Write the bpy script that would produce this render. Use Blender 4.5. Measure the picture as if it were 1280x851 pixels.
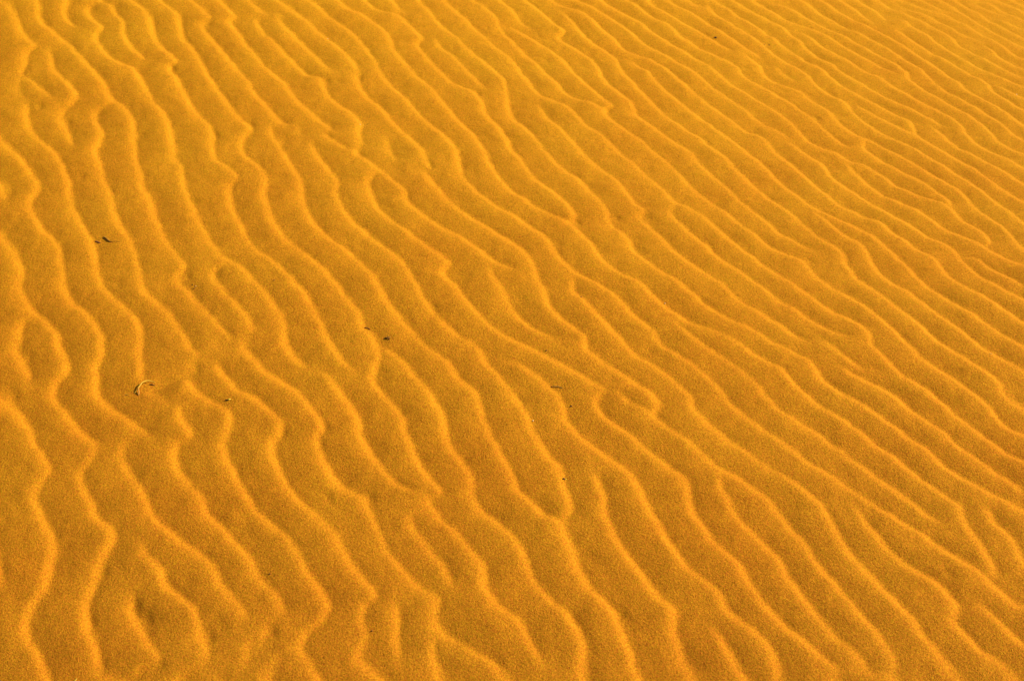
import bpy, math, random
import numpy as np
from mathutils import Vector

random.seed(7)
rng = np.random.default_rng(11)
scene = bpy.context.scene
for o in list(bpy.data.objects):
    bpy.data.objects.remove(o)

# ------------------------------------------------------------------ camera
CAM_H = 1.60                       # a standing person's eye, looking down at the sand
PITCH = math.radians(38.0)
LENS = 50.0
cam_data = bpy.data.cameras.new('camera')
cam_data.lens = LENS
cam_data.sensor_width = 36.0
cam_data.sensor_fit = 'HORIZONTAL'
cam_data.clip_start = 0.05
cam_data.clip_end = 2000.0
cam = bpy.data.objects.new('camera', cam_data)
scene.collection.objects.link(cam)
cam.location = (0, 0, CAM_H)
cam.rotation_euler = (math.pi / 2 - PITCH, 0, 0)
cam_data.dof.use_dof = True
cam_data.dof.focus_distance = 2.45
cam_data.dof.aperture_fstop = 11.0
scene.camera = cam

# ------------------------------------------------------------------ light
SUN_EL = math.radians(31.0)
SUN_AZ = math.radians(14.0)        # measured from +X (picture right) towards +Y (away)
world = bpy.data.worlds.new('World')
scene.world = world
world.use_nodes = True
wn = world.node_tree
bg = wn.nodes['Background']
sky = wn.nodes.new('ShaderNodeTexSky')
sky.sky_type = 'NISHITA'
sky.sun_disc = False
sky.sun_elevation = SUN_EL
sky.sun_rotation = math.pi / 2 - SUN_AZ
wn.links.new(sky.outputs['Color'], bg.inputs['Color'])
bg.inputs['Strength'].default_value = 0.07
sun_data = bpy.data.lights.new('sun', 'SUN')
sun_data.energy = 4.6
sun_data.angle = math.radians(0.53)
sun_data.color = (1.0, 0.93, 0.82)
sun = bpy.data.objects.new('sun', sun_data)
scene.collection.objects.link(sun)
sdir = Vector((math.cos(SUN_EL) * math.cos(SUN_AZ), math.cos(SUN_EL) * math.sin(SUN_AZ), math.sin(SUN_EL)))
sun.rotation_euler = sdir.to_track_quat('Z', 'Y').to_euler()
sun.location = sdir * 20
vs = scene.view_settings
vs.view_transform = 'Standard'
vs.look = 'None'
vs.exposure = 0.47
vs.gamma = 1.0
vs.use_curve_mapping = False

# ------------------------------------------------------------------ where a picture point lies on the sand
F = LENS / 36.0 * 1280.0
SP, CP = math.sin(PITCH), math.cos(PITCH)
def swell(x, y):
    """the long, low shape of the dune under the ripples: it twists towards the sun as it recedes"""
    yy = np.clip(y - 2.25, -2.5, 2.5); xx = np.clip(x, -4.0, 4.0)
    z = -0.080 * xx * yy + 0.006 * np.sin(x * 1.9 + 0.8 * y + 0.4) + 0.004 * np.sin(3.1 * y - 1.4 * x + 1.0)
    r = np.hypot(x, y - 2.2)
    far = np.clip((r - 6) / 60.0, 0, 1)
    return z + far * (1.6 * np.sin(x * 0.045 + 0.5) * np.sin(y * 0.038 + 1.1) + 0.5 * np.sin(0.11 * x + 0.07 * y))
def ground(u, v):
    """photograph pixel (1280 x 851) -> point where that line of sight meets the dune"""
    a = (np.asarray(u, float) - 640.0) / F
    b = (425.5 - np.asarray(v, float)) / F
    dy = CP + b * SP
    dz = -SP + b * CP
    z = np.zeros_like(a)
    for _ in range(12):
        t = (z - CAM_H) / dz
        z = swell(a * t, dy * t)
    return a * t, dy * t
def pixel(x, y):
    zc = swell(x, y) - CAM_H
    depth = np.maximum(y * CP - zc * SP, 0.05)
    up = y * SP + zc * CP
    return 640.0 + F * x / depth, 425.5 - F * up / depth

# ripple crests: weight, then points along each crest from far to near (lee side to the right)
CRESTS = """
0.6: 0,54 3,62 0,68
1: 0,168 10,181 23,195 34,208 37,215 40,220 48,233 43,244 36,253 41,267 52,285 65,299 74,313 76,329 78,347 83,365 93,381 109,392 121,409 127,425 127,441 120,461 119,482 127,500 142,513 160,523 173,536 189,548
0.8: 0,223 8,231 12,238 0,251
1: 0,288 10,300 21,319 26,337 25,355 30,373 41,388 57,401 68,414 72,425 74,436 84,454 83,467 68,481 68,498 80,513 93,531 109,547 123,557
1: 0,489 10,500 21,516 34,531 41,552 50,567 61,583 54,598 45,614 45,629 47,635 54,649 63,667 67,688 63,711 53,737 39,758 31,778 35,796 47,817 56,838 60,860
0.5: 0,647 1,667
1: 13,0 19,16 23,31 32,47 43,57 34,65 31,78 27,92
0.5: 27,92 22,111 34,129
0.7: 27,93 41,103 54,114 63,124
1: 34,129 34,150 39,163 52,178 65,186 74,199 82,215 85,226 88,244 92,262 101,280 111,295 118,311 121,329 125,350 137,370 153,383 168,396 176,412 175,425 174,441 176,461 178,474
1: 34,400 25,409 23,425 21,436 28,451 34,467 34,477
1: 50,-3 49,13 53,28 67,40 83,53 96,66 111,83 124,97 132,111 141,125 153,131 163,145 167,160 168,181 169,199 175,215 178,233 189,254 196,275 204,295 215,311 225,324 230,334 222,348 233,363 248,379 264,396 277,412 287,422
1: 61,61 63,75 68,88 80,100 90,111 96,120 89,129 75,141 76,153 84,165 90,181
1: 90,-3 81,13 84,23 94,34
0.7: 109,846 137,849 165,851
1: 121,3 111,9 111,18 119,27 127,34 120,45 124,57 137,71 153,80 165,84 176,97 182,111 191,127 204,142 211,158 215,176 217,194 225,207 228,215 230,233 240,257 251,280 261,300 274,317 287,325 302,334 320,354 336,372 348,388 356,406 357,425 359,433 369,447 382,459
1: 121,563 109,578 100,593 105,611 114,627 116,635 121,647 134,659 143,671 134,688 123,706 118,727 109,747 106,768 112,789 119,809 123,833
1: 136,-3 145,17 153,27 154,39 160,52 168,63 181,74
1: 141,127 127,134 118,142 120,153 127,165 124,178 119,190 124,204 127,215 131,231 140,251 145,271 155,288 163,300 168,319 174,339 181,363 194,377 209,388 220,404 227,418 233,425 237,433 246,445
1: 155,552 150,570 158,585 171,604 181,622 188,636 194,647 209,662 225,675 243,688 261,703 274,724 287,742 300,758 310,772
1: 160,-3 178,9 186,19 189,34 194,49 207,62 220,76 212,85 220,98 230,116 243,137 256,154 266,168 265,184 269,199 282,208 291,215 296,222 287,236 289,257 299,277 308,295 320,311 336,322 354,338 369,353 382,369 392,386 400,404 413,425 418,436 426,450 441,461
1: 162,745 163,763 173,781 184,799 194,820 196,827 178,835 168,848 166,860
1: 176,680 186,697 199,711 205,729 222,742 238,758 249,776 251,794 256,812 258,824
0.6: 181,490 196,495 215,508
1: 194,-3 212,9 222,19 225,31 229,47 240,61 249,74 256,87 266,103 279,121 292,140 305,153 313,162 304,171 300,181 308,196 320,206 328,215 332,226 330,244 336,262 343,280 356,297 372,310 390,324 405,337 421,355 434,373 447,391 454,408 465,418 468,425 470,433 473,448 467,467 475,487 488,503 500,518 505,536 513,557 524,580 540,601 550,616 535,624 540,635 550,647 566,662 581,678 594,693 604,711 607,734 617,750 630,762 640,767 653,784 661,799 671,820 680,836
1: 202,487 220,479 233,476 246,490 261,500 277,510 288,520 287,534 280,552 283,573 292,588 302,609 313,627 317,635 320,640 336,653 354,667 367,683 377,703 390,724 403,742 410,758 400,776 381,791 378,807 387,827 405,860
1: 221,510 227,526 239,544 225,552 218,565 222,583 233,601 248,619 257,636 266,649 282,666 297,681 313,698 320,715 333,734 348,750 356,768
1: 237,-3 252,10 262,23 253,30 258,41 271,57 284,72 297,88 310,103 320,119 333,132 343,145 354,153 364,156
0.4: 246,446 235,459 233,476
0.5: 258,830 233,843 207,848
0.6: 266,771 251,784
1: 271,454 279,469 292,482 308,492 320,498 333,510 346,523 352,536 341,552 341,567 348,585 359,609 372,624 385,636 395,644 410,659 423,678 434,696 447,714 460,732 469,745 456,758 452,776 456,796 447,817 460,833 475,842 499,860
1: 273,-3 287,12 293,21 287,28 297,41 308,57 320,71 333,85 348,97 357,106 369,123 385,137 400,150 417,164
1: 284,328 271,337 266,347 277,360 292,378 308,396 318,414
1: 302,428 310,442 320,454 336,467 354,477 372,491 387,508 400,526 403,534 396,547 400,565 408,583 421,601 436,614 452,619 457,629 459,635 467,649 475,670 485,690 501,709 516,727 532,741 545,747 545,768 550,786 566,798 586,809 607,822 622,833 640,843
1: 320,7 332,18
1: 320,25 328,40 343,54 359,70 372,83 382,92 398,96 404,106 410,119 423,131 439,141 449,153 449,168 453,181
1: 320,793 308,815 304,833
0.8: 333,781 325,802 320,809
1: 341,158 339,165 348,181 359,199 370,215 376,228 379,249 385,267 398,285 413,298 429,310 444,324 460,339 473,357 483,375 498,394 511,409 525,425 532,432 550,443 563,456 573,472 589,487 600,503 604,523 612,544 625,565 640,592 650,614 663,629 668,635 679,644 697,652 705,667 715,688 725,711 736,732 751,747 765,763 774,784 785,809 795,833 817,860
1: 343,-3 361,8 374,19 390,32 405,45 421,58 434,71 444,83 447,93 448,106 457,119 473,131 483,142 493,155 506,167 519,178 529,191 533,205
0.8: 346,817 341,835 333,858
1: 347,21 351,28 364,41 379,56 392,68 405,81 417,90
0.6: 364,156 381,163
1: 386,-3 400,10 413,22 429,32 441,43 452,54 462,66 470,79 474,89 485,103 501,118 516,134 527,146 540,158 555,169 566,181 573,196 577,215 581,224 594,238 612,253 628,262 640,268 661,281 679,293 689,306 699,321 712,334 725,343 743,351 761,363 777,377 790,390 805,403 818,414 823,425 831,433 849,443 867,456 883,469 898,485 909,498 922,512 937,523 960,541 976,552 991,563 1007,575 1025,587 1043,598 1061,611 1079,623 1099,636 1113,643 1131,657 1151,666 1167,678 1182,690 1200,703 1218,712 1234,723 1249,736 1265,750 1290,770
1: 387,178 395,191 405,205 413,215 421,226 420,244 426,257 436,271 452,286 467,299 485,313 501,326 511,342 524,363 537,383 553,401 571,417 584,425 597,436 609,454 625,472 640,490 650,503 659,521 667,539 679,560 692,575 701,588 703,606 710,624 713,635 701,650
0.6: 398,168 410,172 429,184 447,191
1: 403,464 416,477 429,495 441,510 448,526 449,541 460,560 473,580 488,598 504,610 522,616
1: 421,-3 436,10 452,18 465,27 480,39 488,48 492,62 504,75 514,89 527,101 542,114 555,129 568,145 581,158 594,171 604,186 612,204 619,215 625,223 640,239 656,249 671,259 692,269 710,278 725,290 738,303 746,316 759,330 777,342 795,350 811,363 826,377 844,390 862,401 883,410 904,419 917,425 927,432 945,443 960,452 976,460 986,473 999,485 1012,496 1030,509 1048,520 1063,531 1079,543 1097,557 1115,569 1133,583 1149,598 1167,610 1187,624 1200,635 1204,649 1216,670 1229,688 1242,706 1240,719
1: 447,191 457,199 470,209 479,215 491,226 504,237 511,253 527,267 545,280 563,290 581,300 599,312 615,324 640,337
0.6: 449,178 444,191 452,199
1: 453,-3 467,8 480,14 498,19 511,32 527,47 522,56 532,70 545,84 558,97 573,107 589,114 602,127 607,142 620,155 633,173 640,186 653,203 662,215 668,223 687,237 702,249 718,266 712,276
1: 470,215 462,223 461,233 467,251 478,266 493,278 511,291 527,303 545,316 560,329 554,339 566,353 581,372 594,388 612,405 641,425 656,432 674,441 692,450 710,460 728,470 743,479 759,490
1: 475,433 496,443 511,459 524,477 540,495 550,510 555,531 560,552 571,570 584,588 591,604 590,619 601,635 609,643 625,656 640,671 653,690 661,711 671,732 689,750 705,763 720,784 729,804 730,827 734,860
0.7: 483,171 485,186 496,202
1: 484,-3 498,8 509,17
1: 492,750 498,765 496,786 496,807 498,822
1: 513,647 519,665 532,680 545,698 558,716 566,736
1: 523,-3 536,12 545,25 558,37 571,48 581,59 597,71 612,84 625,96 631,106 634,124 640,144 653,156 666,169 679,186 694,202 709,215 720,222 736,236 749,251 759,264 764,280 777,291 787,300 793,313 808,326 826,339 844,350 862,363 875,375 893,388 914,400 937,410 960,424 978,433 996,443 1012,452 1021,464 1032,477 1050,490 1071,501 1089,513 1107,526 1125,539 1144,553 1162,565 1180,582 1198,593 1218,606 1239,618 1257,627 1269,635 1290,647
1: 529,215 540,227 555,244 571,259 589,271 607,282 625,293 640,302 656,315 665,329 672,347 680,363 687,381 699,395 715,408 728,419 731,425 734,436 749,448 767,460 782,470 798,481 813,490 822,503 818,518 831,531 849,545 865,554 878,567 896,583 914,592 932,604 960,625 969,635 976,644 988,659 1004,678 1016,696 1030,714 1045,732 1061,750 1076,768 1089,784 1102,799 1113,817 1118,838 1125,860
0.8: 544,796 540,817 547,835 567,860
1: 546,49 551,59 566,70 578,83 591,96 606,110
1: 551,-3 568,12 581,23 593,36 607,49 622,62 640,77 650,89 661,103 674,118 689,125 705,132 718,142 730,155 746,165 761,177 777,193 793,205 800,212 811,222 824,233 836,246 847,254 862,260 880,272 896,285 911,298 927,311 942,322 960,335 976,346 994,357 1012,370 1030,382 1048,392 1066,401 1079,410 1087,421 1089,430 1102,442 1113,454 1125,467 1144,478 1162,490 1180,505 1198,521 1216,534 1231,547 1247,558 1262,569 1290,579
1: 593,-3 607,8 620,22 625,36 640,52 653,65 668,78 684,93 697,105 707,116 720,123 738,129 754,138
0.9: 607,334 617,347 630,365 640,385 653,400 671,412 692,422 695,425
1: 624,-3 628,3 640,11 650,26 661,34
1: 640,35 656,43 671,53 689,65 707,78 718,92 736,109 751,121 764,133 756,140 767,153 785,164 800,175 810,184 821,193 831,201 841,210 846,215 855,223 867,237 883,249 901,260 917,272 929,284 945,294 960,307 976,315 994,322 1007,331 1019,344 1038,357 1056,368 1074,378 1089,388 1107,403 1120,415 1129,425 1138,433 1151,446 1167,457 1185,468 1200,479 1218,492 1234,505 1247,521 1260,534 1290,552
1: 640,454 656,460 671,470 684,482 697,494 705,508 706,523 720,539 736,554 754,567 772,580 787,593 800,609 805,624 811,635 821,652 834,675 847,693 862,711 880,725 898,740 909,760 924,776 942,789 960,808 970,827 983,860
1: 648,-3 666,6 679,17 692,30 705,39 699,47 712,57 728,67 743,78 751,92 761,106 777,118 789,129 795,142 800,147 812,156 823,164 835,173 845,180 856,186 865,193 872,202 881,211 886,215 893,222 909,235 922,249 937,260 960,278 973,290 988,299 1004,307 1017,315
1: 674,132 684,146 699,160 712,173 725,187 741,203 757,215 767,222 780,235 790,250 805,263 800,272 811,282 826,295 839,310 852,321 867,333 886,344 904,357 919,372 937,383 960,397 976,406 991,417 1007,425
1: 702,8 725,14 741,25 754,37 769,50 782,62 800,70 812,74 823,80 835,88 847,98 860,110 870,118 880,126 892,134 903,142 915,150 925,158 937,166 949,170 960,178 968,188 977,196 987,204 996,212 1004,218 1017,231 1030,242 1045,253 1063,262 1081,271 1100,278 1115,290 1131,300 1146,312 1164,321 1177,333 1185,344 1200,355 1218,363 1237,374 1255,386 1290,407
1: 705,17 718,30 730,44 743,56 756,63 769,74 777,88 790,102 800,112 809,122 818,131 828,141 840,150 852,158 863,166 875,173 885,181 897,190 909,199 919,210 924,215 932,223 945,235 960,247 976,258 991,269 1004,281 1017,293 1032,303 1050,315 1056,329 1066,342 1079,353 1097,366 1115,379 1131,390 1149,405 1167,419 1172,425 1180,430 1198,443 1216,454 1234,467 1247,477 1257,492 1268,505 1290,523
0.9: 711,-3 736,6 754,17 772,28 790,41 800,50 810,58 822,64 835,71 847,78 858,84 868,91 879,100 891,110 901,117 912,124 924,132 936,141 946,149 960,158 969,162 977,167 986,173
1: 715,347 718,363 733,378 749,395 764,410 777,425 785,433 800,446 818,456 834,468 849,481 862,492 867,510 878,522 893,535 911,549 929,561 945,573 960,584 976,592 991,601 1007,615 1022,627 1031,636 1038,649 1048,672 1063,692 1079,709 1094,725 1110,742 1128,760 1144,776 1156,796 1172,815 1190,833 1220,860
1: 743,593 749,609 755,624 756,635 760,652 772,672 787,696 800,716 813,734 826,747 838,755 843,771 843,791 849,817 862,835 887,860
1: 746,-3 759,5 780,16 800,28 810,36 821,44 832,51 844,59 856,65 866,72 878,78 889,85 900,93 909,102 921,110 931,116 942,123 953,129 960,134 970,139 981,147 991,156 1000,166 1008,174 1018,180 1030,186 1043,189 1053,195 1063,202 1076,204 1087,210 1097,215 1105,220 1120,231 1138,240 1156,247 1175,254 1187,260 1200,272 1216,282 1229,290 1237,300 1233,307
1: 754,488 745,503 751,516 767,529 785,541 803,556 821,571 839,585 855,598 861,614 864,636 873,649 886,667 898,683 914,696 927,709 932,721 945,740 960,760 976,776 994,791 1012,809 1030,825 1048,838 1070,860
0.8: 772,490 785,503 800,509 818,516
1: 785,-3 800,9 810,17 822,25 834,30 843,37 850,45 861,52 872,59 884,65 896,70 906,74 915,80 924,87 929,94 938,101 949,107 960,113 969,118 979,124 990,131 1000,138 1010,144 1019,151 1028,161 1038,169 1049,177 1062,184
1: 790,78 800,85 809,89 817,98 829,110 839,119 850,128 861,137 872,145 883,153 894,161 906,169 918,178 929,186 938,195 949,203 960,212 973,226 986,237 1001,249 1017,259 1035,268 1053,276 1071,285 1089,295 1105,307 1120,321 1136,335 1151,350 1169,363 1187,374 1206,386 1224,397 1242,410 1260,421 1267,425 1290,435
1: 805,-3 818,8 830,14 841,20 853,28 865,34 876,41 887,48 897,54 907,61 916,65
1: 834,-3 845,7 856,12 867,17 878,25 889,32 901,39 912,46 924,54 933,61 943,67 951,73
1: 844,255 838,266 847,277 862,290 878,303 893,317 911,330 927,341 945,353 960,364 976,377 994,387 1009,397 1027,408 1045,417 1063,422
0.9: 844,401 860,417 870,425 880,432 901,445 919,459 935,472 948,485 960,498 976,513 994,525 1012,536 1030,548 1048,561 1063,574 1079,585 1097,598 1115,610 1131,623 1148,636 1156,643 1175,654
1: 852,-3 865,5 874,12
1: 883,4 889,12 897,19 907,26 919,34 931,41 941,47 949,53 960,61 968,68 977,74 988,81 1000,87 1010,94 1017,102 1024,110 1034,116 1045,122 1056,128 1063,136 1069,144 1079,152 1091,159 1102,166 1120,175 1132,180 1145,187 1157,194 1170,202 1183,209 1192,215 1200,220 1218,232 1234,244 1252,257 1268,268 1290,286
1: 888,784 898,794 909,812 922,833 942,860
1: 890,-3 903,6 912,12 921,19 933,26 943,32 954,39 960,44 968,48 977,56 987,63 999,71 1010,78 1022,83 1031,90 1040,98 1056,110 1066,115 1076,121 1088,127 1100,133 1111,138 1120,143 1130,147 1139,152 1143,159 1145,167 1155,175 1167,182 1179,189 1192,197 1205,204 1218,211 1222,215 1231,222 1249,233 1265,244 1290,259
1: 898,596 901,611 911,627 914,635 922,647 937,662 960,684 973,701 986,721 1001,742 1014,760 1030,778 1045,796 1063,812 1079,830 1094,860
1: 911,-3 927,7 938,14 950,20 960,26 970,30 981,37 990,45 1000,51 1007,59 1016,67 1027,74 1039,80 1049,88 1061,95 1072,101 1086,110 1097,116 1109,122 1120,127 1132,133 1145,139 1156,145 1168,151 1176,156
1: 929,67 940,75 950,83 953,90 960,97 970,103 988,110 1003,116 1012,124 1023,131 1034,138 1043,147 1050,155 1060,162 1070,168 1083,173 1096,179 1109,186 1120,192 1133,199 1146,206 1161,215 1167,219 1182,228 1198,238 1211,250 1224,263 1239,273 1255,285 1268,298 1290,318
1: 934,-3 947,6 960,12 972,18 983,25 995,30 1008,34 1021,39 1034,45 1045,52 1057,59 1070,67 1083,74 1094,80 1106,87 1120,93
1: 960,2 973,8 986,10 995,14 1007,22 1018,28 1030,34 1043,40 1056,45 1067,52 1079,58 1092,66 1103,72 1120,81 1128,87 1134,92 1137,100 1146,106 1152,110 1161,116 1173,122 1183,129 1195,135 1207,142 1218,149 1229,157 1239,166 1249,177 1260,184 1270,189 1288,194
0.6: 970,84 979,92 988,98 997,103
0.6: 978,-1 990,6 997,8
1: 988,178 997,186 1008,193 1018,200 1028,206 1035,215 1040,222 1056,233 1074,245 1092,257 1110,266 1128,276 1146,286 1162,297 1180,304 1195,315 1203,326 1218,339 1237,351 1255,361 1290,376
1: 1000,-3 1014,6 1022,14 1032,21 1044,27 1056,34 1069,39 1081,45 1094,52 1107,59 1120,67 1130,74 1142,81 1152,87 1159,94 1167,102 1177,110 1186,116 1198,122 1209,128 1222,135 1232,142 1244,150 1256,158 1266,166 1274,172 1288,182
1: 1003,41 1014,48 1025,56 1036,63 1048,70 1060,76 1072,84 1084,91 1097,96 1109,103 1120,110 1132,116 1143,123 1155,129 1167,135 1178,141 1190,147 1199,154 1205,163 1213,172 1222,180 1234,187 1247,193 1260,198 1270,204 1285,215
1: 1019,266 1035,278 1053,293 1071,303 1083,315 1091,330 1102,344 1118,355 1138,365 1151,375 1167,388 1185,401 1206,415 1219,425 1226,432 1242,441 1257,450 1290,466
1: 1022,-3 1035,5 1044,12 1056,19 1067,25 1079,30 1091,36 1102,42 1120,52 1132,59 1143,67 1155,74 1167,81 1178,89 1188,97 1199,103 1205,110 1213,116 1225,122 1236,128 1249,135 1260,142 1270,150 1288,164
1: 1024,425 1032,428 1048,439 1063,451 1078,461
1: 1045,-3 1060,6 1070,12 1080,21 1092,28
1: 1053,459 1071,470 1089,479 1107,488 1125,500 1141,514 1159,527 1180,541 1200,560 1224,575 1247,591 1290,616
1: 1060,207 1067,215 1074,220 1087,232 1102,242 1120,250 1138,258 1154,267 1169,277 1187,288 1206,297 1226,306 1244,316 1260,324 1290,334
1: 1067,-3 1081,6 1093,12 1100,18 1110,25 1120,25 1130,26 1139,33 1150,39 1161,46 1172,54 1183,61 1196,69 1208,76 1220,83 1232,89 1244,94 1257,100 1270,105 1282,110
1: 1070,636 1081,652 1097,672 1113,690 1131,703 1149,716 1169,728 1185,742 1194,758 1193,776 1206,791 1221,807 1239,822 1257,833 1290,851
1: 1072,133 1084,139 1096,146 1107,151 1120,157 1132,163 1142,167
1: 1081,175 1080,184 1089,192 1100,199 1110,205 1120,210 1128,215 1136,219 1154,228 1169,238 1185,250 1189,258
1: 1092,-3 1106,6 1120,13 1130,17 1143,23 1155,28 1165,34 1176,40 1187,46 1194,52 1203,59 1214,65 1226,71 1239,78 1251,85 1263,91 1288,103
1: 1111,-3 1120,4 1132,10 1143,15 1156,19 1167,24 1178,30 1190,36 1201,43 1213,48 1223,51
1: 1120,38 1130,44 1142,51 1154,59 1165,67 1177,72 1188,79 1200,86 1213,94 1226,100 1236,106 1243,116 1256,124 1269,132 1288,146
1: 1128,-3 1141,5 1152,10 1164,14 1174,17 1186,21 1195,26 1207,32 1217,38 1229,45 1240,50 1249,56 1257,61 1266,67 1288,78
1: 1148,-3 1161,5 1172,10 1182,14 1192,18
1: 1169,160 1178,168 1187,176 1198,184 1210,190 1223,197 1235,204 1248,211 1256,215 1262,219 1290,236
1: 1172,-3 1186,6 1196,12 1205,18 1213,24 1223,30 1234,36 1244,42 1256,48 1267,54 1288,63
1: 1192,0 1204,7 1214,12 1225,17 1234,25 1244,30 1256,36 1267,42 1288,51
1: 1206,321 1221,324 1239,334 1257,344 1290,360
1: 1212,-3 1221,6 1231,11 1243,16 1253,20
1: 1225,-3 1239,6 1251,13 1263,19 1288,28
1: 1226,755 1239,768 1257,784 1290,811
1: 1230,58 1239,63 1247,69 1258,76 1270,83 1288,92
1: 1231,636 1247,656 1262,670 1273,685 1283,711
1: 1244,-3 1258,6 1269,10 1288,17
0.8: 1249,26 1261,30 1271,36 1288,43
1: 1254,110 1263,115 1271,118 1288,128
1: 1261,-3 1273,5 1288,12
1: 1268,481 1290,497
"""

def resample(p, step):
    """smooth curve through the points, evenly spaced"""
    p = np.asarray(p, float)
    if len(p) > 2:
        q = np.vstack([2 * p[0] - p[1], p, 2 * p[-1] - p[-2]])
        t = np.linspace(0, 1, 12, endpoint=False)[:, None]
        out = []
        for i in range(1, len(q) - 2):
            a, b, c, d = q[i - 1], q[i], q[i + 1], q[i + 2]
            out.append(0.5 * (2 * b + (c - a) * t + (2 * a - 5 * b + 4 * c - d) * t ** 2 + (3 * b - a - 3 * c + d) * t ** 3))
        p = np.vstack(out + [p[-1:]])
    s = np.r_[0, np.cumsum(np.hypot(*np.diff(p, axis=0).T))]
    n = max(3, int(s[-1] / step) + 1)
    g = np.linspace(0, s[-1], n)
    r = np.c_[np.interp(g, s, p[:, 0]), np.interp(g, s, p[:, 1])]
    for _ in range(3):
        r[1:-1] = 0.25 * r[:-2] + 0.5 * r[1:-1] + 0.25 * r[2:]
    return r

# ------------------------------------------------------------------ the ripple field on a regular grid
GS = 0.00256
X0, Y0 = -2.95, -0.10
NX, NY = 2304, 1920
gx = X0 + GS * np.arange(NX)
gy = Y0 + GS * np.arange(NY)
FX = np.fft.rfftfreq(NX, GS)[None, :] * 2 * np.pi
FY = np.fft.fftfreq(NY, GS)[:, None] * 2 * np.pi
K2 = FX ** 2 + FY ** 2
def blur(a, sig):
    return np.fft.irfft2(np.fft.rfft2(a) * np.exp(-0.5 * K2 * sig * sig), s=a.shape)
def noise_field(sig, seed):
    a = blur(np.random.default_rng(seed).standard_normal((NY, NX)), sig)
    return (a - a.mean()) / a.std()

def width(u, v):
    """ripples get finer towards the far right of the picture"""
    k = np.clip((u - 420) / 860.0, 0, 1.3) * np.clip(1.0 - v / 760.0, 0, 1.1)
    return 1.0 - 0.48 * np.clip(k, 0, 1)
SL, SR = 0.0062, 0.0040           # crest rounding upwind, foot of the lee face downwind
def lee(s, k, tail=0.32):
    sl, sr = SL * k, SR * k
    return np.where(s < 0, (1 - tail) * np.exp(-0.5 * (s / sl) ** 2) + tail * np.exp(-0.5 * (s / (0.0205 * k)) ** 2), np.exp(-0.5 * (s / sr) ** 2))
def toe(s, k):
    return np.where(s > 0, np.exp(-0.5 * ((s - 0.0080 * k) / (0.0038 * k)) ** 2), 0.0)

A = np.zeros((NY, NX)); NXf = np.zeros((NY, NX)); NYf = np.zeros((NY, NX)); B = np.zeros((NY, NX))
for row in CRESTS.strip().splitlines():
    w, pts = row.split(':')
    w = float(w)
    p = np.array([[float(c) for c in q.split(',')] for q in pts.split()])
    edge0 = p[0][0] < 3 or p[0][1] < 3
    edge1 = p[-1][0] > 1277 or p[-1][1] > 848
    wx, wy = ground(p[:, 0], p[:, 1])
    r = resample(np.c_[wx, wy], 0.003)
    n = len(r)
    d = np.gradient(r, axis=0)
    d /= np.hypot(d[:, 0], d[:, 1])[:, None] + 1e-9
    jit = np.convolve(rng.standard_normal(n + 40), np.hanning(7) / 2.2, 'same')[20:-20]      # small scallops along the crest
    jit = 0.0008 * jit + 0.0009 * np.convolve(rng.standard_normal(n + 40), np.hanning(17) / 2.6, 'same')[20:-20]
    r = r + np.c_[-d[:, 1], d[:, 0]] * jit[:, None]
    d = np.gradient(r, axis=0)
    for _ in range(2):
        d[1:-1] = 0.25 * d[:-2] + 0.5 * d[1:-1] + 0.25 * d[2:]
    d /= np.hypot(d[:, 0], d[:, 1])[:, None] + 1e-9
    nrm = np.c_[-d[:, 1], d[:, 0]]              # right-hand side when walking towards the camera
    dist = np.arange(n) * 0.003
    tap = np.ones(n)
    if not edge0: tap *= np.clip((dist + 0.006) / 0.022, 0, 1)
    if not edge1: tap *= np.clip((dist[-1] - dist + 0.006) / 0.022, 0, 1)
    ph = rng.uniform(0, 6.28, 3)
    wob = 1 + 0.12 * np.sin(dist / 0.045 + ph[0]) + 0.10 * np.sin(dist / 0.021 + ph[1])
    pu, pv = pixel(r[:, 0], r[:, 1])
    kk = width(pu, pv) * (1 + 0.10 * np.sin(dist / 0.06 + ph[2]))
    tl = 0.35 - 0.09 * np.clip((pv - 300) / 400, 0, 1)
    R = 22
    for i in range(n):
        cx = int(round((r[i, 0] - X0) / GS)); cy = int(round((r[i, 1] - Y0) / GS))
        if cx < R or cy < R or cx >= NX - R or cy >= NY - R: continue
        sx = slice(cx - R, cx + R + 1); sy = slice(cy - R, cy + R + 1)
        ex = gx[sx][None, :] - r[i, 0]; ey = gy[sy][:, None] - r[i, 1]
        s = ex * nrm[i, 0] + ey * nrm[i, 1]
        along = ex * d[i, 0] + ey * d[i, 1]
        near = np.exp(-0.5 * (along / 0.0040) ** 2)
        val = w * tap[i] * wob[i] * lee(s, kk[i], tl[i]) * near
        m = val > A[sy, sx]
        A[sy, sx][m] = val[m]
        NXf[sy, sx][m] = nrm[i, 0]; NYf[sy, sx][m] = nrm[i, 1]
        t = w * tap[i] * toe(s, kk[i]) * near
        B[sy, sx] = np.maximum(B[sy, sx], t)
# even out the directions a little so that kinks in a crest stay rounded
wA = A + 1e-6
nx_, ny_ = blur(NXf * wA, 0.0045), blur(NYf * wA, 0.0045)
ln = np.hypot(nx_, ny_) + 1e-9
NXf, NYf = nx_ / ln, ny_ / ln

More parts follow.
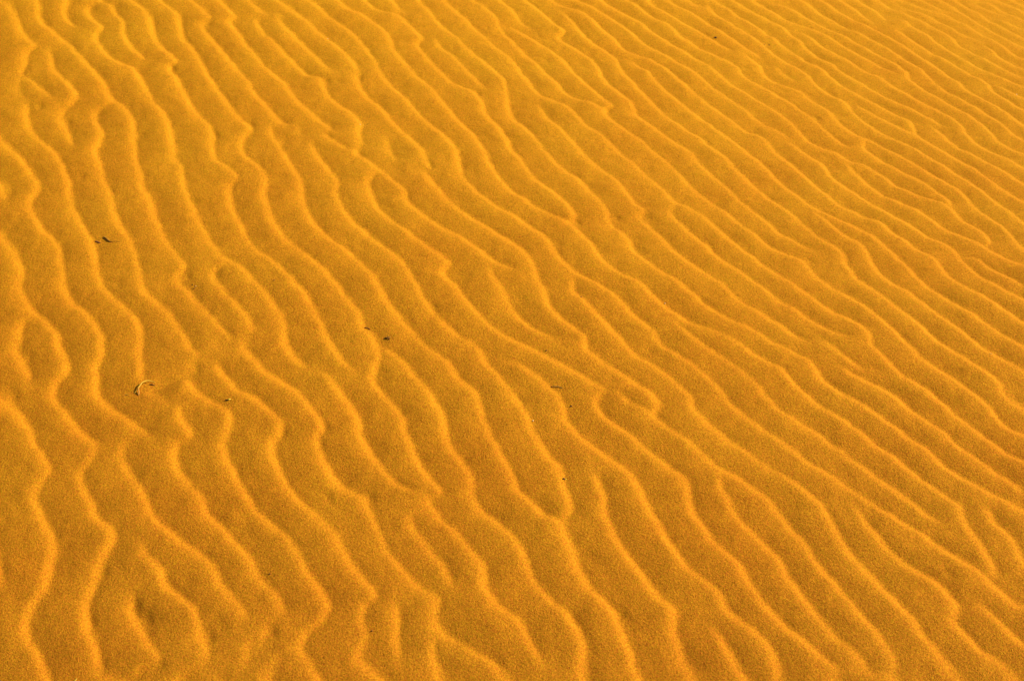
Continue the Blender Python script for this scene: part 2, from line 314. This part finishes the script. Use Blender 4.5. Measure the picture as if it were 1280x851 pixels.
# outside the traced area: let ripples of the same kind grow on from its rim
STEP = 5
cgx, cgy = gx[::STEP], gy[::STEP]
CNX, CNY = len(cgx), len(cgy)
cs = GS * STEP
PX, PY = np.meshgrid(cgx, cgy)
with np.errstate(all='ignore'):
    U, V = pixel(PX, np.maximum(PY, 0.02))
inside = np.minimum.reduce([U + 4, 1284 - U, V + 4, 855 - V])
MASKC = np.clip(inside / 30.0, 0, 1)
MASKC[PY < 0.6] = 0
cfx = np.fft.fftfreq(CNX, cs)[None, :] * 2 * np.pi
cfy = np.fft.fftfreq(CNY, cs)[:, None] * 2 * np.pi
ck2 = cfx ** 2 + cfy ** 2
LAM = 0.066
k0 = 2 * np.pi / LAM
nd = np.array([0.86, 0.51])
tgt = blur(A, 0.010)[::STEP, ::STEP]
tgt = tgt - blur(A, 0.032)[::STEP, ::STEP]
tgt = tgt / (np.abs(tgt[MASKC > 0.9]).mean() + 1e-9) * 0.42
across = (cfx * -nd[1] + cfy * nd[0]) ** 2 / k0 ** 2
lin = 0.35 - (1 - ck2 / k0 ** 2) ** 2 - 0.20 * across
uf = 0.25 * np.random.default_rng(3).standard_normal((CNY, CNX))
uf = np.fft.ifft2(np.fft.fft2(uf) * np.exp(-((np.sqrt(ck2) - k0) / (0.3 * k0)) ** 2 - 2.0 * across)).real
uf *= 0.3 / uf.std()
for it in range(160):
    uf = uf * (1 - MASKC) + tgt * MASKC
    uf = np.fft.ifft2((np.fft.fft2(uf) - 0.8 * np.fft.fft2(np.clip(uf, -1.5, 1.5) ** 3)) / (1 - 0.8 * lin)).real
half = ((cfx * nd[0] + cfy * nd[1]) > 0) * 2.0
z = np.fft.ifft2(np.fft.fft2(uf) * half)
def up(a):
    yi = np.arange(NY) / STEP; xi = np.arange(NX) / STEP
    y0 = np.minimum(yi.astype(int), CNY - 2); x0 = np.minimum(xi.astype(int), CNX - 2)
    fy = np.clip(yi - y0, 0, 1)[:, None]; fx = np.clip(xi - x0, 0, 1)[None, :]
    a00 = a[y0][:, x0]; a01 = a[y0][:, x0 + 1]; a10 = a[y0 + 1][:, x0]; a11 = a[y0 + 1][:, x0 + 1]
    return (a00 * (1 - fx) + a01 * fx) * (1 - fy) + (a10 * (1 - fx) + a11 * fx) * fy
zz = up(z)
mask = up(MASKC)
phase = np.angle(zz); amp = np.clip(np.abs(zz) / 0.35, 0, 1)
dzy, dzx = np.gradient(z, cs)
kx = (np.conj(z) * dzx).imag; ky = (np.conj(z) * dzy).imag
kl = np.hypot(kx, ky) + 1e-6
enx, eny = up(kx / kl), up(ky / kl)
s = phase * LAM / (2 * np.pi)
Ae, Be = lee(s, 0.9) * amp, toe(s, 0.9) * amp
A = A * mask + Ae * (1 - mask)
B = B * mask + Be * (1 - mask)
NXf = NXf * mask + enx * (1 - mask)
NYf = NYf * mask + eny * (1 - mask)

# slopes -> heights (least squares, so crests that end or fork simply die out)
LEE, TOE = 0.60, 0.05
strength = 1 + 0.10 * noise_field(0.10, 5)
patchy = np.clip(noise_field(0.022, 9) - 0.75, 0, 1.4)      # here and there the foot is scoured deeper
slope = (-LEE * A + (TOE + 0.07 * patchy) * B) * strength
sx_, sy_ = slope * NXf, slope * NYf
sx_ -= blur(sx_, 0.060); sy_ -= blur(sy_, 0.060)
K2s = K2.copy(); K2s[0, 0] = 1
Hh = np.fft.irfft2((-1j * FX * np.fft.rfft2(sx_) - 1j * FY * np.fft.rfft2(sy_)) / K2s, s=(NY, NX))
Hh -= Hh.mean()
print('ripple height range mm', Hh.min() * 1000, Hh.max() * 1000)
# little scour pits where a lee face ends or turns a corner (photograph pixel, depth)
PITS = '''412,170,.9 452,191,.9 540,207,1.2 411,101,1 450,98,.8 448,78,.7 600,117,.8 512,25,.7 87,150,1.1 52,133,1 217,84,1.1
263,31,.7 316,156,1 271,168,.9 30,90,.7 763,139,.8 724,276,1.2 773,271,.9 812,271,.7 701,304,.7 888,303,.7 237,345,.8 274,344,.8 39,446,.8
248,459,1 20,494,.8 410,535,.8 356,540,.8 413,622,.9 466,620,.8 133,711,.9 117,772,1 187,772,1 174,757,.9 265,793,1 132,830,.7 344,790,.9
695,752,.6 721,772,.7 781,766,.7 962,56,.8 1097,33,.7 1109,98,.8 1023,148,1 1004,113,.8 1149,164,1 1188,43,.7 1206,105,.7 1015,326,.7
885,43,.7 934,86,.8 948,60,.6 1090,636,.6 1187,716,.7 1145,668,.4 378,165,.6 357,175,.6 836,131,.5 905,139,.5 682,74,.6 656,20,.5 104,220,.4
150,355,.4 90,270,.4 560,205,.4 610,35,.6 635,34,.8 676,46,.7 1013,118,.6 863,65,.4 780,40,.4 733,30,.5 545,380,.4 500,545,.4 470,580,.4'''
for q in PITS.split():
    pu, pv, pd = [float(c) for c in q.split(',')]
    qx, qy = ground(pu, pv)
    k = float(width(pu, pv)); qx -= 0.0035 * k
    cx = int((qx - X0) / GS); cy = int((qy - Y0) / GS); R = 16
    sx = slice(cx - R, cx + R + 1); sy = slice(cy - R, cy + R + 1)
    ex = gx[sx][None, :] - qx; ey = gy[sy][:, None] - qy
    a = ex * 0.92 + ey * 0.38; c = -ex * 0.38 + ey * 0.92
    Hh[sy, sx] -= 0.0021 * pd * k * np.exp(-0.5 * (a / (0.0050 * k)) ** 2 - 0.5 * (c / (0.0095 * k)) ** 2)
# small unevenness of wind-blown sand
Hh += 0.00026 * noise_field(0.0065, 21) + 0.00035 * noise_field(0.014, 23) + 0.0007 * noise_field(0.03, 22)

# ------------------------------------------------------------------ the sand sheet: fine where the ripples are, coarse out to the horizon
def axis(lo, hi, d0, d1, g, lim_lo, lim_hi):
    a = [lo]
    while a[-1] < hi:
        t = (a[-1] - lo) / (hi - lo)
        a.append(a[-1] + d0 + (d1 - d0) * t)
    for sgn, lim, dd in ((1, lim_hi, d1), (-1, lim_lo, d0)):
        d = dd; e = []
        p = a[-1] if sgn > 0 else a[0]
        while sgn * p < sgn * lim:
            d = min(d * g, 0.024) if abs(p - (hi if sgn > 0 else lo)) < 1.7 else d * 1.25
            p += sgn * d; e.append(p)
        a = a + e if sgn > 0 else e[::-1] + a
    return np.array(a)
ax_x = axis(-1.42, 1.42, 0.0029, 0.0029, 1.03, -900, 900)
ax_y = axis(1.20, 3.62, 0.0025, 0.0042, 1.03, -900, 900)
nxv, nyv = len(ax_x), len(ax_y)
def sample(a, x, y):
    xi = np.clip((x - X0) / GS, 0, NX - 1.001); yi = np.clip((y - Y0) / GS, 0, NY - 1.001)
    x0 = xi.astype(int); y0 = yi.astype(int); fx = xi - x0; fy = yi - y0
    return (a[y0, x0] * (1 - fx) + a[y0, x0 + 1] * fx) * (1 - fy) + (a[y0 + 1, x0] * (1 - fx) + a[y0 + 1, x0 + 1] * fx) * fy
def fade(x, y):
    e = np.minimum.reduce([x - X0, X0 + GS * NX - x, y - Y0, Y0 + GS * NY - y])
    return np.clip(e / 0.35, 0, 1)
def height(x, y):
    x = np.asarray(x, float); y = np.asarray(y, float)
    return sample(Hh, x, y) * fade(x, y) + swell(x, y)
XX, YY = np.meshgrid(ax_x, ax_y)
ZZ = height(XX, YY)
co = np.stack([XX, YY, ZZ], -1).reshape(-1, 3).astype(np.float32)
idx = np.arange(nxv * nyv, dtype=np.int32).reshape(nyv, nxv)
quads = np.stack([idx[:-1, :-1], idx[:-1, 1:], idx[1:, 1:], idx[1:, :-1]], -1).reshape(-1, 4)
nq = len(quads)
print('sand quads', nq); sand_count = nq
me = bpy.data.meshes.new('sand_ground')
me.vertices.add(len(co)); me.vertices.foreach_set('co', co.ravel())
me.loops.add(nq * 4); me.loops.foreach_set('vertex_index', quads.ravel())
me.polygons.add(nq)
me.polygons.foreach_set('loop_start', np.arange(0, nq * 4, 4, dtype=np.int32))
me.polygons.foreach_set('use_smooth', np.ones(nq, dtype=bool))
me.update(calc_edges=True)
sand = bpy.data.objects.new('sand_ground', me)
scene.collection.objects.link(sand)
sand['kind'] = 'structure'
sand['label'] = 'orange desert sand covered in wavy wind ripples'

# ------------------------------------------------------------------ materials
def new_mat(name):
    m = bpy.data.materials.new(name)
    m.use_nodes = True
    return m, m.node_tree, m.node_tree.nodes['Principled BSDF']
m, nt, bs = new_mat('orange_sand')
N = nt.nodes.new; L = nt.links.new
geo = N('ShaderNodeNewGeometry')
def noise(scale, detail, rough=0.55):
    n = N('ShaderNodeTexNoise'); n.inputs['Scale'].default_value = scale
    n.inputs['Detail'].default_value = detail; n.inputs['Roughness'].default_value = rough
    L(geo.outputs['Position'], n.inputs['Vector']); return n
grain = noise(620.0, 2.0, 0.75)
clump = noise(260.0, 2.0, 0.65)
patch = noise(5.0, 4.0)
speck = N('ShaderNodeTexVoronoi'); speck.inputs['Scale'].default_value = 560.0
L(geo.outputs['Position'], speck.inputs['Vector'])
base = N('ShaderNodeValToRGB')                     # mixture of grain colours
base.color_ramp.elements[0].position = 0.28; base.color_ramp.elements[0].color = (0.33, 0.104, 0.004, 1)
base.color_ramp.elements[1].position = 0.73; base.color_ramp.elements[1].color = (0.95, 0.398, 0.014, 1)
gm = N('ShaderNodeMix'); gm.inputs['Factor'].default_value = 0.42
L(grain.outputs['Fac'], gm.inputs['A']); L(clump.outputs['Fac'], gm.inputs['B'])
L(gm.outputs['Result'], base.inputs['Fac'])
tint = N('ShaderNodeMixRGB'); tint.blend_type = 'MULTIPLY'
pr = N('ShaderNodeValToRGB')
pr.color_ramp.elements[0].position = 0.3; pr.color_ramp.elements[0].color = (0.97, 0.93, 0.9, 1)
pr.color_ramp.elements[1].position = 0.7; pr.color_ramp.elements[1].color = (1.0, 1.03, 1.0, 1)
L(patch.outputs['Fac'], pr.inputs['Fac'])
# tint runs from redder near the camera to more golden farther away; grains themselves run from red to olive yellow
sepp = N('ShaderNodeSeparateXYZ'); L(geo.outputs['Position'], sepp.inputs['Vector'])
wav = N('ShaderNodeMath'); wav.operation = 'MULTIPLY_ADD'; wav.inputs[1].default_value = 0.9
L(patch.outputs['Fac'], wav.inputs[0]); L(sepp.outputs['Y'], wav.inputs[2])
mr = N('ShaderNodeMapRange'); mr.inputs['From Min'].default_value = 1.6; mr.inputs['From Max'].default_value = 4.0
L(wav.outputs[0], mr.inputs['Value'])
fl = N('ShaderNodeValToRGB')
fl.color_ramp.elements[0].color = (1.0, 0.905, 1.0, 1); fl.color_ramp.elements[1].color = (1.0, 1.06, 0.85, 1)
L(mr.outputs['Result'], fl.inputs['Fac'])
hue = noise(480.0, 1.0)
hr = N('ShaderNodeValToRGB')
hr.color_ramp.elements[0].position = 0.3; hr.color_ramp.elements[0].color = (1.06, 0.84, 1.3, 1)
hr.color_ramp.elements[1].position = 0.7; hr.color_ramp.elements[1].color = (0.95, 1.14, 0.7, 1)
L(hue.outputs['Fac'], hr.inputs['Fac'])
m1 = N('ShaderNodeMixRGB'); m1.blend_type = 'MULTIPLY'; m1.inputs['Fac'].default_value = 1.0
m2 = N('ShaderNodeMixRGB'); m2.blend_type = 'MULTIPLY'; m2.inputs['Fac'].default_value = 1.0
L(fl.outputs['Color'], m1.inputs['Color1']); L(hr.outputs['Color'], m1.inputs['Color2'])
L(pr.outputs['Color'], m2.inputs['Color1']); L(m1.outputs['Color'], m2.inputs['Color2'])
tint.inputs['Fac'].default_value = 1.0
L(base.outputs['Color'], tint.inputs['Color1']); L(m2.outputs['Color'], tint.inputs['Color2'])
sp = N('ShaderNodeValToRGB')                       # a grain here and there is darker
sp.color_ramp.elements[0].position = 0.0; sp.color_ramp.elements[0].color = (0.62, 0.55, 0.5, 1)
sp.color_ramp.elements[1].position = 0.10; sp.color_ramp.elements[1].color = (1, 1, 1, 1)
sepc = N('ShaderNodeSeparateColor'); L(speck.outputs['Color'], sepc.inputs['Color'])
L(sepc.outputs['Red'], sp.inputs['Fac'])
t2 = N('ShaderNodeMixRGB'); t2.blend_type = 'MULTIPLY'; t2.inputs['Fac'].default_value = 0.8
L(tint.outputs['Color'], t2.inputs['Color1']); L(sp.outputs['Color'], t2.inputs['Color2'])
L(t2.outputs['Color'], bs.inputs['Base Color'])
bs.inputs['Roughness'].default_value = 0.85
bs.inputs['Specular IOR Level'].default_value = 0.04
bump = N('ShaderNodeBump'); bump.inputs['Strength'].default_value = 1.0; bump.inputs['Distance'].default_value = 0.0014
mixh = N('ShaderNodeMath'); mixh.operation = 'MULTIPLY_ADD'; mixh.inputs[1].default_value = 0.9
L(clump.outputs['Fac'], mixh.inputs[0]); L(grain.outputs['Fac'], mixh.inputs[2])
L(mixh.outputs[0], bump.inputs['Height'])
L(bump.outputs['Normal'], bs.inputs['Normal'])
me.materials.append(m)

# ------------------------------------------------------------------ bits of plant and grit lying on the sand
def plain(name, col, col2, rough=0.7, scale=900.0):
    m, nt, bs = new_mat(name)
    n = nt.nodes.new('ShaderNodeTexNoise'); n.inputs['Scale'].default_value = scale
    g = nt.nodes.new('ShaderNodeNewGeometry'); nt.links.new(g.outputs['Position'], n.inputs['Vector'])
    r = nt.nodes.new('ShaderNodeValToRGB')
    r.color_ramp.elements[0].position = 0.35; r.color_ramp.elements[0].color = (*col, 1)
    r.color_ramp.elements[1].position = 0.65; r.color_ramp.elements[1].color = (*col2, 1)
    nt.links.new(n.outputs['Fac'], r.inputs['Fac']); nt.links.new(r.outputs['Color'], bs.inputs['Base Color'])
    bs.inputs['Roughness'].default_value = rough
    bs.inputs['Specular IOR Level'].default_value = 0.25
    return m
STRAW = plain('dry_straw', (0.62, 0.36, 0.025), (0.80, 0.50, 0.04), 0.5)
TAN = plain('tan_straw', (0.55, 0.26, 0.04), (0.70, 0.36, 0.06), 0.6)
DARK = plain('dark_twig_and_shadow', (0.05, 0.022, 0.007), (0.11, 0.045, 0.014), 0.75)
BROWN = plain('brown_husk', (0.16, 0.055, 0.014), (0.28, 0.09, 0.02), 0.75)
OLIVE = plain('olive_blade', (0.20, 0.12, 0.016), (0.34, 0.19, 0.03), 0.6)
HUSK = plain('yellow_husk', (0.66, 0.48, 0.03), (0.92, 0.72, 0.06), 0.5)
BLACK = plain('black_grit', (0.012, 0.008, 0.005), (0.03, 0.018, 0.010), 0.6)
RUST = plain('rust_grit', (0.10, 0.03, 0.008), (0.17, 0.05, 0.012), 0.7)
PALE = plain('pale_grit', (0.80, 0.60, 0.22), (0.90, 0.74, 0.34), 0.45)

def on_sand(u, v, lift=0.0):
    x, y = ground(u, v)
    z = float(height(np.array(float(x)), np.array(float(y))))
    return Vector((float(x), float(y), z + lift))
def tube_mesh(name, pts, radii, mat, flat=1.0, sides=8):
    """a tapering stalk; flat < 1 presses it like a blade of dry grass"""
    pts = [Vector(p) for p in pts]
    dense, rr = [], []
    n = len(pts)
    for i in range(n - 1):
        a, b, c, d = pts[max(i - 1, 0)], pts[i], pts[i + 1], pts[min(i + 2, n - 1)]
        for k in range(5):
            t = k / 5
            dense.append(0.5 * (2 * b + (c - a) * t + (2 * a - 5 * b + 4 * c - d) * t * t + (3 * b - a - 3 * c + d) * t ** 3))
            rr.append(radii[i] * (1 - t) + radii[i + 1] * t)
    dense.append(pts[-1]); rr.append(radii[-1])
    vs_, fs = [], []
    for i, p in enumerate(dense):
        tan = (dense[min(i + 1, len(dense) - 1)] - dense[max(i - 1, 0)]).normalized()
        side = tan.cross(Vector((0, 0, 1)))
        side = side.normalized() if side.length > 1e-6 else Vector((1, 0, 0))
        up_ = side.cross(tan)
        wob = 1 + random.uniform(-0.12, 0.12)
        for j in range(sides):
            an = 2 * math.pi * j / sides
            vs_.append(p + rr[i] * wob * (side * math.cos(an) + up_ * math.sin(an) * flat))
    for i in range(len(dense) - 1):
        for j in range(sides):
            k = (j + 1) % sides
            fs.append((i * sides + j, i * sides + k, (i + 1) * sides + k, (i + 1) * sides + j))
    fs.append(tuple(range(sides))[::-1]); fs.append(tuple(range((len(dense) - 1) * sides, len(dense) * sides)))
    mm = bpy.data.meshes.new(name); mm.from_pydata([tuple(v) for v in vs_], [], fs)
    mm.polygons.foreach_set('use_smooth', [True] * len(fs)); mm.materials.append(mat)
    return mm
def lump_mesh(name, mat, size, seed, point=0.0):
    """an uneven grain; point > 0 draws the ends out like a seed husk"""
    r = random.Random(seed)
    nu, nv = 10, 7
    ph = [r.uniform(0, 6.28) for _ in range(4)]
    vs_, fs = [(-size[0] * (1 + point), 0, 0)], []
    for i in range(1, nv):
        th = math.pi * i / nv
        for j in range(nu):
            an = 2 * math.pi * j / nu
            k = 1 + 0.14 * math.sin(2 * an + ph[0] + th) + 0.10 * math.sin(3 * th + ph[1] + an) + 0.08 * math.sin(4 * an + ph[2])
            x = -math.cos(th) * (1 + point * abs(math.cos(th)) ** 3)
            vs_.append((size[0] * x * k, size[1] * math.sin(th) * math.cos(an) * k, size[2] * math.sin(th) * math.sin(an) * k))
    vs_.append((size[0] * (1 + point), 0, 0))
    for j in range(nu):
        fs.append((0, 1 + (j + 1) % nu, 1 + j))
        for i in range(nv - 2):
            a = 1 + i * nu
            fs.append((a + j, a + (j + 1) % nu, a + nu + (j + 1) % nu, a + nu + j))
        a = 1 + (nv - 2) * nu
        fs.append((a + j, a + (j + 1) % nu, len(vs_) - 1))
    mm = bpy.data.meshes.new(name); mm.from_pydata(vs_, [], fs)
    mm.polygons.foreach_set('use_smooth', [True] * len(fs)); mm.materials.append(mat)
    return mm
def link(name, data, label=None, cat=None, group=None, parent=None, loc=None, rz=0.0):
    o = bpy.data.objects.new(name, data)
    scene.collection.objects.link(o)
    if parent is not None:
        o.parent = parent
    if loc is not None:
        o.location = loc
    o.rotation_euler[2] = rz
    if label: o['label'] = label
    if cat: o['category'] = cat
    if group: o['group'] = group
    return o
def stalk(name, mat, uv, lifts, radii, parent=None, flat=1.0, base=None, **kw):
    """a stalk along picture points, resting on the sand with the given lifts; origin at its first point"""
    P = [on_sand(u, v, l + r * flat * 0.7) for (u, v), l, r in zip(uv, lifts, radii)]
    o0 = base if base is not None else P[0].copy()
    mm = tube_mesh(name, [p - o0 for p in P], radii, mat, flat)
    return link(name, mm, parent=parent, loc=None if parent is not None else o0, **kw)
def lump(name, mat, u, v, size, seed, rz=0.0, point=0.0, **kw):
    p = on_sand(u, v, size[2] * 0.62)
    return link(name, lump_mesh(name, mat, size, seed, point), loc=p, rz=rz, **kw)

# the pale curled straw by the end of a crest
b0 = on_sand(168, 491)
straw = link('curled_straw', None, 'pale yellow curled straw arching off the sand below a crest end', 'straw', loc=b0)
stalk('stem', STRAW, [(168, 491), (172, 487.5), (175, 484), (178.5, 480.5), (184, 477.8), (189, 477.2), (194, 477.6)],
      [0.0, 0.0013, 0.0030, 0.0040, 0.0036, 0.0018, 0.0], [0.0006, 0.0009, 0.0010, 0.0010, 0.0010, 0.0007, 0.0003], parent=straw, base=b0)
stalk('side_shoot', TAN, [(173.2, 486.3), (173.6, 489), (173.8, 491.5), (173.2, 494)], [0.0025, 0.0022, 0.0014, 0.0], [0.0007, 0.0008, 0.0008, 0.0005], parent=straw, base=b0)
stalk('straw_fibre', STRAW, [(155, 492.8), (157.5, 492), (160.5, 492.4)], [0, 0.0004, 0], [0.0003, 0.0006, 0.0003],
      label='short pale straw fibre lying beside the curled straw', cat='straw')
stalk('brown_sliver', BROWN, [(187, 480.2), (190, 480.6), (193.5, 481.5)], [0.0, 0.0006, 0.0], [0.0006, 0.0008, 0.0005],
      label='thin brown sliver under the raised end of the curled straw', cat='sliver')  # small brown stroke just below the straw's far end

# dark bent twig with a thin root hair, and the crumb beside it
b0 = on_sand(129.5, 297)
tw = link('bent_twig', None, 'dark brown bent twig with a thin root hair in a ripple trough', 'twig', loc=b0)
stalk('stem', DARK, [(129.5, 296.8), (132, 298.4), (135, 301), (137, 302.4), (139.5, 303)], [0.0008, 0.0009, 0.0006, 0.0003, 0.0],
      [0.0006, 0.0008, 0.0008, 0.0007, 0.0004], parent=tw, base=b0)
stalk('root_hair', BROWN, [(139, 303), (143, 302.6), (147, 303.3), (150, 303.4)], [0.0, 0.0004, 0.0003, 0.0], [0.0004, 0.0003, 0.0003, 0.0002], parent=tw, base=b0)
stalk('lit_edge', STRAW, [(130.4, 295.8), (133, 297.6), (136, 300.2), (137.6, 301.6)], [0.0013, 0.0014, 0.0010, 0.0006], [0.0003, 0.0005, 0.0005, 0.0003], parent=tw, base=b0)  # sunlit edge of the twig put in as a pale strip
b0 = on_sand(121, 301)
cr = link('husk_crumb', None, 'reddish brown husk crumb between the bent twig and a crest', 'husk', loc=b0)
o = link('shell', lump_mesh('shell', BROWN, (0.0022, 0.0018, 0.0013), 4), parent=cr, loc=on_sand(120.2, 300.8, 0.0006) - b0)
o = link('torn_end', lump_mesh('torn_end', BROWN, (0.0036, 0.0017, 0.0011), 5, 0.4), parent=cr, loc=on_sand(123, 302, 0.0003) - b0, rz=-0.5)

# yellow seed, its cast shadow put in as a dark lump
b0 = on_sand(286, 500.4)
sd = link('seed', None, 'bright yellow seed husk lying between crests, its shadow put in as a dark lump', 'seed', loc=b0)
link('husk', lump_mesh('husk', HUSK, (0.0021, 0.0016, 0.0014), 8, 0.3), parent=sd, loc=on_sand(286.6, 500.3, 0.0011) - b0, rz=0.2)
link('shadow_lump', lump_mesh('shadow_lump', DARK, (0.0018, 0.0012, 0.0010), 9, 0.3), parent=sd, loc=on_sand(283.2, 500.4, 0.0007) - b0, rz=0.1)

# leaf crumb, dark with a pale torn edge
b0 = on_sand(484, 422)
lc = link('leaf_crumb', None, 'blackish dry leaf crumb with a pale torn edge', 'leaf', loc=b0)
stalk('blade', DARK, [(479.5, 422.2), (482, 421.6), (484, 422), (487, 423.6)], [0.0003, 0.0012, 0.0012, 0.0002], [0.0004, 0.0010, 0.0011, 0.0006], parent=lc, base=b0, flat=0.6)
stalk('torn_edge', OLIVE, [(483.4, 420.2), (486, 421.5), (488.4, 421.2)], [0.0012, 0.0016, 0.0006], [0.0005, 0.0009, 0.0004], parent=lc, base=b0, flat=0.6)
stalk('rootlet', BROWN, [(455, 408), (457.5, 408.2), (460.5, 409), (463, 410.2)], [0.0, 0.0007, 0.0006, 0.0], [0.0005, 0.0008, 0.0007, 0.0004],
      label='thin reddish brown rootlet lying across a crest', cat='rootlet')
stalk('grass_blade', OLIVE, [(688.5, 481.8), (691.5, 482.6), (695, 483), (698.5, 483.2), (703, 485)], [0.0, 0.0010, 0.0012, 0.0008, 0.0],
      [0.0005, 0.0008, 0.0009, 0.0008, 0.0004], flat=0.6, label='olive brown dry grass blade lying across a crest', cat='grass blade')
stalk('straw_fibre', STRAW, [(1236, 442.4), (1238, 442.2), (1240.3, 442.5)], [0, 0.0004, 0], [0.0004, 0.0007, 0.0004],
      label='short straight pale straw fibre beside a long even crest', cat='straw')
stalk('yellow_straw', HUSK, [(91, 853), (93.5, 850.4), (96, 847.6)], [0, 0.0006, 0.0008], [0.0006, 0.0008, 0.0004], flat=0.6,
      label='yellow straw blade sticking up where two crests meet', cat='straw')

# grit
lump('pebble', BLACK, 894.4, 47.4, (0.0034, 0.0027, 0.0018), 11, label='oval jet black pebble, the largest speck of grit on the sand', cat='pebble')
lump('pebble', BLACK, 704.4, 598.3, (0.0019, 0.0016, 0.0014), 12, label='small black pebble touching a yellow grain', cat='pebble')
lump('yellow_grain', HUSK, 707.2, 598.3, (0.0012, 0.0010, 0.0009), 13, label='small yellow grain touching a black pebble', cat='grain')
GD = 'tiny dark brown grit grain lying alone on the ripples'
for k, (u, v, s) in enumerate([(726.2, 370.4, .0014), (714.2, 506.2, .0015), (955.3, 55.4, .0012), (961.4, 55.6, .0014), (464.8, 788.3, .0014),
                               (242.4, 359.8, .0014), (240.3, 355.0, .0013), (683, 437.5, .0013), (342.6, 351.6, .0012), (337, 716.5, .0012)]):
    lump('grit_grain', RUST, u, v, (s, s * 0.85, s * 0.7), 30 + k, rz=k * 0.9, label=GD, cat='grit', group='dark grit grains')
GP = 'tiny pale glinting grit grain lying alone on the ripples'
for k, (u, v, s) in enumerate([(450.3, 156.4, .0013), (831.3, 377.3, .0012), (666.2, 524.6, .0012), (1271, 117.6, .0015), (244.6, 357.2, .0009), (409.5, 47.5, .0013)]):
    lump('pale_grain', PALE, u, v, (s, s * 0.9, s * 0.8), 60 + k, rz=k * 1.3, label=GP, cat='grit', group='pale grit grains')
